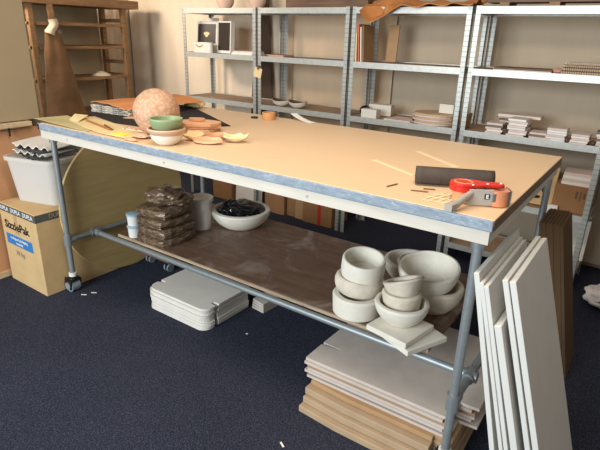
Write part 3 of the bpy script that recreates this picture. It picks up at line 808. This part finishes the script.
# ------------------------------------------------------------------ metal shelving
YF, RD, PW = 2.148, .386, .932
XS = [-1.166+PW*i for i in range(5)]
TZ = [1.82, 1.431, 1.015, .553, .156]
def rack(i, label):
    x0, x1 = XS[i]+.010, XS[i+1]-.010
    t = thing('shelving_unit', label, 'shelf', ((x0+x1)/2, YF+RD/2, 0), 'galvanised shelving units in a row')
    for xa, sx in ((x0, 1), (x1, -1)):
        for ya, sy in ((YF, 1), (YF+RD, -1)):
            mb = MB(); xo = xa-.0 if sx > 0 else xa
            mb.bb(min(xa, xa+sx*.036), max(xa, xa+sx*.036), min(ya, ya+sy*.0025), max(ya, ya+sy*.0025), 0, 1.824)
            mb.bb(min(xa, xa+sx*.0025), max(xa, xa+sx*.0025), min(ya, ya+sy*.036), max(ya, ya+sy*.036), 0, 1.824)
            obj('upright', mb, 'upright', t)
    for z in (TZ if i == 3 else TZ[:4]):
        s = obj('shelf_board', MB().bb(x0+.004, x1-.004, YF+.004, YF+RD-.004, z-.014, z-.006), 'fibre', t)
        bh = .044
        for a in ((x0+.03, x1-.03, YF-.002, YF+.003, z-bh, z), (x0+.03, x1-.03, YF+RD-.003, YF+RD+.002, z-bh, z),
                  (x0+.0025, x0+.006, YF+.03, YF+RD-.03, z-bh, z), (x1-.006, x1-.0025, YF+.03, YF+RD-.03, z-bh, z)):
            obj('beam', MB().bb(*a), 'galv', s)
rack(0, 'leftmost metal shelving unit, holding the framed dark pictures')
rack(1, 'second metal shelving unit from left, with two shallow dishes')
rack(2, 'third metal shelving unit from left, with leaning books')
rack(3, 'rightmost metal shelving unit, loaded with tile and notebook stacks')
S = [z-.005 for z in TZ]   # standing heights

# unit 1
def picture(label, c, w, h, a, tilt, m='photo_dark', motif=False, deep=.02):
    q = rz(a) @ rx(-tilt); t = thing('framed_picture', label, 'picture', c)
    o = Vector(c)+Vector((0, 0, .004))
    def at(x, y, z): return o+q @ Vector((x, y, z))
    mb = MB().box(at(0, deep/2, h/2), (w, deep, h), q)
    obj('mount', mb, 'whitecard', t)
    pr = obj('print', MB().box(at(0, -.001, h*.60 if motif else h*.52), (w*.86, .002, h*.62 if motif else h*.86), q), m, t)
    if motif:
        obj('motif', MB().prism([(.036*math.cos(2*PI*i/20), .016*math.sin(2*PI*i/20)) for i in range(20)], 0, .002, lambda x, y, z: at(x, -.0022-z, h*.60+y)).prism([(.018*math.cos(2*PI*i/20), .024*math.sin(2*PI*i/20)) for i in range(20)], 0, .0019, lambda x, y, z: at(x, -.0022-z, h*.57+y)), 'creamclay', pr)
picture('white-framed dark print of a pale bowl on the left metal shelf', (-.99, 2.285, S[1]), .25, .285, .12, .10, motif=True)
picture('plain dark print in white frame right of the bowl print', (-.735, 2.26, S[1]), .20, .285, -.15, .06, deep=.045)
t = thing('white_cannister', 'cream round box in front of the bowl print', 'box', (-.955, 2.21, S[1]))
obj('body', MB().lathe([(0, 0), (.122, 0), (.125, .085), (.120, .095), (0, .092)], (-.955, 2.21, S[1]+.001), None, 40, .40), 'whiteglaze', t, smooth=True)
obj('handle', MB().sheet(lambda u, v: (-.955-.045+.09*u, 2.156, S[1]+.072-.02*math.sin(u*PI)+.006*v), 10, 1, .002, (0, 1, 0)), 'oldwood', t)
tag(obj('backing_board', MB().box((-1.08, 2.46, S[1]+.16), (.16, .012, .32), rx(-.1)), 'whitecard'), 'blank pale panel leaning behind the bowl print', 'panel')
for i in range(3):
    tag(obj('paper_stack', MB().box((-.45, 2.28+.004*i, S[1]+.006+.0115*i), (.25-.015*i, .18, .011), rz(.05*i)), 'paper' if i < 2 else 'tile_pink'),
        ('bottom pad of the flat papers on the left middle shelf', 'second white pad of the flat papers on the left middle shelf', 'pinkish top pad on the flat papers, left middle shelf')[i], 'paper', 'flat paper pads on the left unit')
def vase(label, c, r, h, m):
    P = [(0, 0), (r*.55, 0), (r*.9, h*.25), (r, h*.5), (r*.85, h*.8), (r*.5, h), (r*.45, h), (r*.8, h*.8), (r*.94, h*.5), (0, .02)]
    return tag(obj('round_vase', MB().lathe(P, c, None, 36), m, smooth=True), label, 'vase', 'vases on the top of the left unit')
vase('cream round vase on top of the leftmost metal unit', (-.72, 2.28, S[0]+.001), .085, .17, 'potpink')
vase('pinkish round vase atop the gap between left metal units', (-.315, 2.25, S[0]+.001), .082, .17, 'potpink')

# unit 2
tag(obj('flat_book', MB().bb(-.16, .02, 2.20, 2.36, S[1]+.001, S[1]+.018), 'bookpink', bevel=.002), 'flat dusty pink book on the middle shelf of the second unit', 'book')
def dish(label, c, r):
    t = thing('shallow_dish', label, 'dish', c, 'shallow boat dishes')
    P = [(0, 0), (r*.45, 0), (r*.85, .018), (r, .045), (r*.94, .046), (r*.8, .024), (r*.4, .008), (0, .007)]
    b = MB().lathe(P, c, None, 40, .62)
    for v in b.bm.verts: v.co.z += .30*(v.co.x-c[0])**2/ r * .6
    obj('shell', b, 'whiteglaze', t, smooth=True)
    b = MB().lathe([(0, .009), (r*.4, .010), (r*.8, .027), (r*.93, .0475), (r*.97, .0485), (r*.92, .0475), (r*.4, .0085), (0, .0085)], c, None, 40, .62)
    for v in b.bm.verts: v.co.z += .30*(v.co.x-c[0])**2/ r * .6
    obj('glaze', b, 'bookbrown', t, smooth=True)
dish('white boat-shaped dish with dark glaze, nearer the tag', (-.015, 2.225, S[2]+.001), .098)
dish('white boat-shaped dish with dark glaze, further from the tag', (.165, 2.225, S[2]+.001), .098)
t = thing('hanging_note', 'cream paper note clipped to the upright between left units', 'note', (XS[1]+.012, YF-.006, 1.30))
obj('sheet', MB().box((XS[1]+.018, YF-.008, 1.290), (.085, .002, .085), ry(.25)), 'creampaper', t)
obj('clip', MB().box((XS[1]+.030, YF-.012, 1.335), (.02, .01, .035), ry(.5)), 'bookbrown', t)

# tops of the units: timber, hide
for i, (x0, x1, y, h) in enumerate(((.00, .78, 2.30, .05), (-.02, .74, 2.42, .10))):
    tag(obj('timber_plank', MB().bb(x0, x1, y-.05, y+.05, S[0]+.001, S[0]+.001+h+.03), 'darkboard'),
        ('front brown plank lying on top of the second metal unit', 'rear brown plank lying on top of the second metal unit')[i], 'plank', 'planks on the second unit')
mb = MB()
def hide(u, v):
    x = .80+.83*u; n_ = noise.noise(Vector((u*5, v*4, 1)))
    y = 2.10+.36*v+.03*noise.noise(Vector((u*6, 2, 0))); z = S[0]+.034+.055*n_+.03*math.sin(u*7)*v
    w = math.exp(-((u-.14)/.14)**2)
    if v < .3:
        k = (.3-v)/.3; y = y-.03*k*w; z = z-(.110*w+.015)*k
    return (x, y, max(z, S[0]+.012) if y > YF-.014 else z)
mb.sheet(hide, 48, 18, .006)
tag(obj('folded_hide', mb, 'crumpled', smooth=True), 'crumpled orange-brown hide draped on top of the third metal unit', 'hide')
t = thing('timber_plank', 'long brown plank on small blocks atop the rightmost metal unit', 'plank', (2.2, 2.3, S[0]))
obj('plank', MB().bb(1.68, 2.7, 2.22, 2.40, S[0]+.032, S[0]+.058), 'darkboard', t)
for x in (1.80, 2.10, 2.5): obj('block', MB().bb(x-.03, x+.03, 2.21, 2.40, S[0]+.001, S[0]+.032), 'oldwood', t)

# unit 3
def book(label, x, w, h, d, m, lean, y=2.24, name='book', group='books leaning on the third unit'):
    q = ry(lean); c = Vector((x, y, S[1])); t = thing(name, label, 'book', c, group)
    o = c+Vector((0, 0, .001+ (w/2)*abs(math.sin(lean))))
    obj('cover', MB().box(o+q @ Vector((-w/2+.001, 0, h/2)), (.002, d, h), q).box(o+q @ Vector((w/2-.001, 0, h/2)), (.002, d, h), q).box(o+q @ Vector((0, -d/2+.001, h/2)), (w, .002, h), q), m, t)
    obj('pages', MB().box(o+q @ Vector((0, .004, h/2)), (w-.005, d-.008, h-.008), q), 'paper', t)
book('thin cream book leaning leftmost on the third unit', .757, .016, .21, .17, 'creampaper', -.03)
book('red-spined book second of the leaning books', .783, .016, .275, .17, 'bookred', -.07)
book('white-spined book third of the leaning books', .803, .015, .255, .17, 'whitecard', -.07)
book('brown-covered tall book rightmost of the leaning books', .822, .012, .265, .17, 'card_mid', -.07)
tag(obj('cardboard_sheet', MB().box((.945, 2.40, S[1]+.141), (.085, .012, .275), rx(-.1)), 'card_mid'), 'brown cardboard panel standing behind the leaning books', 'panel')
tag(obj('index_box', MB().bb(.83, .965, 2.165, 2.24, S[2]+.001, S[2]+.068), 'whitecard', bevel=.002), 'small white card box at the front of the third unit', 'box')
tag(obj('card_block', MB().box((.90, 2.38, S[2]+.045), (.19, .09, .088), rz(.15)), 'whitecard', bevel=.004), 'pale block behind the small white card box', 'block')
tag(obj('black_ball', MB().blob((.815, 2.26, S[2]+.042), (.045, .045, .041), .1, 3, 3), 'plastic_black', smooth=True), 'black round lump beside the upright on third unit', 'ball')
poly_sheet('paper_sheet', 'loose brown papers lying right of the white card box', 'paper', [(1.03, 2.17), (1.25, 2.165), (1.28, 2.34), (1.06, 2.36)], S[2]+.001, .012, 'tile_pink')
for i in range(6):
    pts = [(1.385+.165*math.cos(2*PI*k/24)+R.uniform(-.002, .002)+(.01 if i % 2 else -.004), 2.31+.135*math.sin(2*PI*k/24)) for k in range(24)]
    tag(obj('wooden_trivet', MB().prism(pts, S[2]+.001+.0135*i, S[2]+.0135*i+.0130), 'plate_tan' if i % 2 else 'tile_pink'),
        '%s round brown plate%s in the pile on the third unit' % (('lowest' if i == 0 else 'topmost' if i == 5 else ordn[i]), '' if i in (0, 5) else ' up'), 'plate', 'round plates on the third unit')
tag(obj('index_box', MB().bb(1.42, 1.53, 2.29, 2.37, S[2]+.083, S[2]+.150), 'whitecard', bevel=.003), 'white card box standing on the round plate pile', 'box')
tag(obj('cardboard_offcut', MB().box((1.655, 2.24, S[2]+.055), (.012, .16, .10), ry(.12)), 'card_mid'), 'brown card offcut standing beside the round plate pile', 'cardboard')

# unit 4 middle: notebooks and magazines
for i in range(2):
    tag(obj('magazine', MB().box((1.985, 2.265, S[1]+.006+.011*i), (.36, .20, .010), rz(-.02+.03*i)), 'bookbrown' if i else 'tile_pink'),
        ('lower flat magazine on the rightmost unit\'s middle shelf', 'upper brown magazine on the rightmost unit\'s middle shelf')[i], 'magazine', 'flat magazines')
tag(obj('clay_offcut', MB().blob((2.19, 2.21, S[1]+.018), (.03, .03, .017), .3, 3, 3, seed=3), 'bookpink', smooth=True), 'small pinkish lump between magazines and notebooks', 'lump')
nbz = S[1]+.001
for i, (w, h, m) in enumerate(((.27, .022, 'bookbrown'), (.25, .020, 'pages'), (.25, .018, 'pages'), (.235, .012, 'tile_pink'))):
    t = thing('spiral_notebook', ('bottom brown notebook of the spiral-bound pile', 'second notebook up in the spiral-bound pile', 'third notebook up in the spiral-bound pile', 'top thin notebook of the spiral-bound pile')[i], 'notebook', (2.35, 2.25, nbz), 'spiral notebooks')
    obj('cover', MB().bb(2.35-w/2, 2.35+w/2, 2.17, 2.33, nbz, nbz+.003).bb(2.35-w/2, 2.35+w/2, 2.17, 2.33, nbz+h-.004, nbz+h-.001), m if m != 'pages' else 'bookbrown', t)
    obj('pages', MB().bb(2.354-w/2, 2.346+w/2, 2.175, 2.325, nbz+.003, nbz+h-.004), 'pages', t)
    mb = MB()
    for k in range(20):
        x = 2.36-w/2+(w-.02)*k/19; mb.tube((x, 2.166, nbz+h/2-.001), (x+.003, 2.166, nbz+h/2-.001), h*.40, n=8)
    obj('spiral', mb, 'edging', t)
    nbz += h
tag(obj('dark_bundle', MB().blob((2.475, 2.22, S[1]+.034), (.045, .06, .032), .35, 4, 4, seed=12), 'bookbrown', smooth=True), 'dark ragged bundle at the right end of the notebooks', 'bundle')

# unit 4 lower: tile stacks
def stack(where, x, w, d, n, th, mats, y=2.22, zz=None, a=0):
    zz = S[2]+.001 if zz is None else zz
    for i in range(n):
        jx, jy, ja = R.uniform(-.008, .008), R.uniform(-.006, .006), R.uniform(-.05, .05)+a
        pos = 'bottom' if i == 0 else 'top' if i == n-1 else ordn[i]+' from bottom'
        tag(obj('clay_tile', MB().box((x+jx, y+jy, zz+th*(i+.5)), (w, d, th*.90), rz(ja)), mats[i % len(mats)]),
            '%s tile of the %s' % (pos, where), 'tile', 'tiles of the '+where)
    return zz+th*n
zt = stack('first stack beside the upright, rightmost unit', 1.870, .105, .12, 5, .0145, ['tile_pink', 'tile_white', 'tile_pink', 'tile_dark', 'tile_pink'])
zt = stack('tall second stack from the upright, rightmost unit', 2.020, .115, .13, 8, .0145, ['tile_pink', 'tile_white'], y=2.22)
stack('low pair right of the tall tile stack', 2.165, .13, .13, 3, .014, ['tile_pink', 'tile_dark'], y=2.23)
stack('whitish stack in the shelf middle, rightmost unit', 2.262, .115, .12, 6, .014, ['tile_white', 'tile_white', 'tile_pink'], y=2.22)
stack('short pinkish stack near the right upright', 2.405, .10, .12, 5, .013, ['tile_pink', 'tile_white'], y=2.20)
stack('last stack at the right end of shelf', 2.545, .11, .12, 6, .0145, ['tile_pink', 'tile_white', 'tile_dark'], y=2.25)
zb = stack('rear pile under the wide pink board', 1.95, .20, .11, 7, .0145, ['tile_pink', 'tile_dark'], y=2.40)
tag(obj('wide_board', MB().box((1.985, 2.38, zb+.010), (.28, .13, .018), rz(.03)), 'tile_pink'), 'wide pink board lying across the rear tiles', 'board')
for i, x in enumerate((1.945, 2.205, 2.33, 2.475)):
    tag(obj('dark_piece', MB().blob((x, 2.19, S[2]+.016), (.016, .02, .015), .3, 3, 3, seed=i), 'bookbrown', smooth=True),
        ('dark lump between first and tall tile stacks', 'dark lump left of the whitish tile stack', 'dark lump right of the whitish tile stack', 'dark lump right of the short pinkish stack')[i], 'lump', 'dark lumps between tile stacks')

# unit 4, tier below
t = thing('cardboard_box', 'brown cardboard box on the shelf below the tile stacks', 'box', (2.42, 2.33, S[3]))
obj('carton', MB().bb(2.315, 2.540, 2.20, 2.46, S[3]+.001, S[3]+.185), 'card_box', t, bevel=.004)
obj('mark', MB().bb(2.445, 2.46, 2.1985, 2.20, S[3]+.10, S[3]+.15).bb(2.47, 2.48, 2.1985, 2.20, S[3]+.09, S[3]+.155).bb(2.49, 2.505, 2.1985, 2.20, S[3]+.105, S[3]+.145), 'bookbrown', t)
for i in range(4):
    tag(obj('paper_stack', MB().box((2.44, 2.32, S[3]+.196+.0205*i), (.19, .22, .020), rz(.02*i)), 'paper' if i % 2 == 0 else 'tile_pink'),
        ('lowest paper pad on the brown shelf box', 'second paper pad up on the brown shelf box', 'third paper pad up on the brown shelf box', 'topmost paper pad on the brown shelf box')[i], 'paper', 'paper pads on the shelf box')
tag(obj('white_card', MB().bb(2.30, 2.36, 2.165, 2.19, S[3]+.001, S[3]+.04), 'paper'), 'small white card in front of the brown shelf box', 'card')
t = thing('leaning_cardboard', 'cardboard sheet with black ink leaves leaning on the lower shelf', 'cardboard', (2.13, 2.22, S[3]))
q = rx(-.35)
obj('sheet', MB().box((2.13, 2.27, S[3]+.135), (.36, .01, .27), q), 'card', t)
mb = MB()
for k in range(7):
    x = 2.03+.035*k; z = S[3]+.05+.026*k*(.5+.5*math.sin(k))
    c = Vector((x, 2.27, S[3]+.135))+q @ Vector((0, -.0065, z-S[3]-.135))
    ang = k*1.9
    mb.prism([(.03*math.cos(tt*PI/6)*1.0, .010*math.sin(tt*PI/6)) for tt in range(12)], 0, .001, lambda x_, y_, z_, c=c, ang=ang: c+q @ Vector((x_*math.cos(ang)-y_*math.sin(ang), -z_, x_*math.sin(ang)+y_*math.cos(ang))))
obj('ink_leaves', mb, 'ink', t)
tag(obj('blank_panel', MB().box((2.45, 2.42, S[4]+.15), (.22, .012, .29), rx(-.12)), 'whitecard'), 'blank pale panel on the bottom shelf of the rightmost unit', 'panel')
tag(obj('cardboard_offcut', MB().bb(2.32, 2.50, 2.20, 2.33, S[4]+.001, S[4]+.04), 'card_mid'), 'flat brown carton before the pale panel, bottom shelf', 'cardboard')

# boxes on the bottom tier of the second unit, seen under the table
def carton(label, x0, x1, y0, y1, z0, h, tape=None):
    t = thing('cardboard_box', label, 'box', ((x0+x1)/2, (y0+y1)/2, z0), 'cartons on the floor behind the table')
    obj('carton', MB().bb(x0, x1, y0, y1, z0+.001, z0+h), 'card_box', t, bevel=.004)
    if tape: obj('tape', MB().bb(tape, tape+.035, y0-.0015, y0, z0+.001, z0+h-.002), 'red_tape', t)['label'] = 'red tape strip'
carton('low brown carton on the floor right behind the black bag bowl', -.16, .075, 2.17, 2.40, 0, .19)
carton('brown carton in the middle, between two others under the table', .085, .285, 2.20, 2.46, 0, .50)
carton('brown carton with a red tape strip, on the floor behind the table', .295, .61, 2.16, 2.44, 0, .50, .46)
tag(obj('pale_card', MB().box((.245, 2.185, .155), (.09, .008, .30), rx(-.02)), 'card_mid'), 'pale brown card leaning against the middle carton', 'card')
tag(obj('white_sheet', MB().box((-.40, 2.22, .155), (.34, .012, .305), rx(-.04)), 'whitecard'), 'white board standing on the floor behind the black bag bowl', 'board')
carton('brown carton on the floor just behind the white bucket', -.86, -.60, 2.18, 2.46, 0, .42)

# chair at far right
t = thing('side_chair', 'pale covered chair with black seat at the right edge', 'chair', (2.86, 2.40, 0))
obj('seat', MB().bb(2.635, 3.05, 2.20, 2.58, .44, .535), 'plastic_black', t, bevel=.015)
obj('backrest', MB().box((2.85, 2.56, .82), (.42, .05, .56), rx(-.05)), 'chairwhite', t, bevel=.015)
for x in (2.72, 3.01):
    for y in (2.26, 2.54): obj('leg', MB().tube((x, y, 0), (x, y, .44), .014), 'clamp', t, smooth=True)
mb = MB().blob((2.84, 2.05, .085), (.19, .13, .085), .3, 2.5, 4, seed=11)
tag(obj('white_sack', mb, 'bagwhite', smooth=True), 'slumped white sack on the floor before the black chair seat', 'sack')

# ------------------------------------------------------------------ old wooden rack at the left
t = thing('wooden_rack', 'old open wooden rack against the left wall', 'rack', (-2.3, 1.68, 0))
for x, y in ((-2.10, 1.17), (-2.10, 2.175), (-2.50, 1.17), (-2.50, 2.20)):
    obj('post', MB().bb(x-.025, x+.025, y-.025, y+.025, 0, 1.82), 'oldwood', t, bevel=.003)
for z in (1.665, 1.452, 1.15, .80, .40):
    obj('shelf', MB().bb(-2.475, -2.085, 1.145, 2.20, z-.03, z), 'oldwood', t, bevel=.002)
for z in (1.72, 1.465, 1.30, 1.16):
    obj('side_rail', MB().bb(-2.48, -2.12, 2.165, 2.19, z-.035, z), 'oldwood', t)
obj('top_board', MB().bb(-2.53, -2.05, 1.08, 2.35, 1.82, 1.90), 'oldwood', t, bevel=.004)
obj('back_panel', MB().bb(-2.545, -2.528, 1.12, 2.16, .25, 1.82), 'beige', t)
tag(obj('white_plate', MB().lathe([(0, .045), (.03, .045), (.10, .008), (.104, 0), (.095, .002), (.03, .036), (0, .036)], (-2.20, 1.91, 1.151), None, 36), 'ragwhite', smooth=True), 'white shallow plate upside down on the wooden rack', 'plate')
# leather apron hung on the rack front
t = thing('leather_apron', 'dirty brown leather apron hanging from the wooden rack', 'apron', (-2.05, 1.38, .75))
mb = MB()
def apr(u, v):
    w = .14+.30*(v**.9)
    yc = 1.335+.045*v
    return (-2.055+.035*math.sin(u*PI)*(.3+v)+.012*noise.noise(Vector((u*3, v*4, 0))), yc-w/2+w*u+.012*noise.noise(Vector((v*5, u, 3))), 1.60-.90*v)
mb.sheet(lambda u, v: Vector(apr(u, v))+Vector((.012, 0, 0)), 20, 20, .010, (1, 0, 0))
obj('body', mb, 'leather', t, smooth=True)
obj('strap', MB().box((-2.06, 1.355, 1.71), (.012, .055, .24), rx(.05)), 'oldwood', t)
mb = MB(); mb.sheet(lambda u, v: (-2.030+.02*math.sin(u*3), 1.30+.085*u-.02*v+.02*math.sin(v*5), 1.685-.11*v-.03*u+.04*u*(1-v)), 8, 8, .012, (1, 0, 0))
tag(obj('white_rag', mb, 'ragwhite', smooth=True), 'white rag knotted at the top of the leather apron', 'rag')
obj('neck_band', MB().box((-2.045, 1.36, 1.575), (.02, .13, .035), rx(.1)), 'apron_tie', t)

# ------------------------------------------------------------------ camera
cam = bpy.data.cameras.new('camera'); co = bpy.data.objects.new('camera', cam); C.objects.link(co)
rr = Vector((.81534919, .57838915, .025917)); uu = Vector((-.22397899, .27382952, .93533459)); ff = Vector((-.53389054, .76842917, -.3528137))
m = Matrix((rr, uu, -ff)).transposed().to_4x4(); m.translation = Vector((2.79214681, -1.4682255, 1.62093086))
co.matrix_world = m
cam.sensor_fit = 'HORIZONTAL'; cam.sensor_width = 36; cam.lens = 506.6512/600*36; cam.clip_start = .05
bpy.context.scene.camera = co

# ------------------------------------------------------------------ light
w = bpy.data.worlds.new('World'); bpy.context.scene.world = w; w.use_nodes = True
bg = w.node_tree.nodes['Background']; bg.inputs[0].default_value = (1.0, .93, .85, 1); bg.inputs[1].default_value = .27
def area(name, loc, target, sx, sy, power, col):
    l = bpy.data.lights.new(name, 'AREA'); l.shape = 'RECTANGLE'; l.size = sx; l.size_y = sy; l.energy = power; l.color = col
    o = bpy.data.objects.new(name, l); C.objects.link(o); o.location = loc
    if name == 'curtain_fill': l.spread = math.radians(100)
    o.rotation_euler = (Vector(target)-Vector(loc)).to_track_quat('-Z', 'Y').to_euler(); return o
area('window_light', (.9, -4.2, 2.05), (1.3, 0, .7), 2.8, 1.9, 290, (.86, .95, 1.0))
area('ceiling_lamp', (1.65, -.30, 2.7), (1.55, .6, 0), 2.4, .4, 43, (1.0, .83, .66))
area('curtain_fill', (-2.0, .5, 2.4), (-1.7, 2.6, 1.4), .8, .3, 20, (1.0, .84, .68))  # added fill with no visible source, brightens the left-hand curtain
sc = bpy.context.scene
sc.view_settings.view_transform = 'Standard'; sc.view_settings.look = 'None'; sc.view_settings.gamma = 1; sc.view_settings.exposure = 0
sc.view_settings.use_curve_mapping = False
for o in bpy.data.objects:
    if '_o' in o: del o['_o']
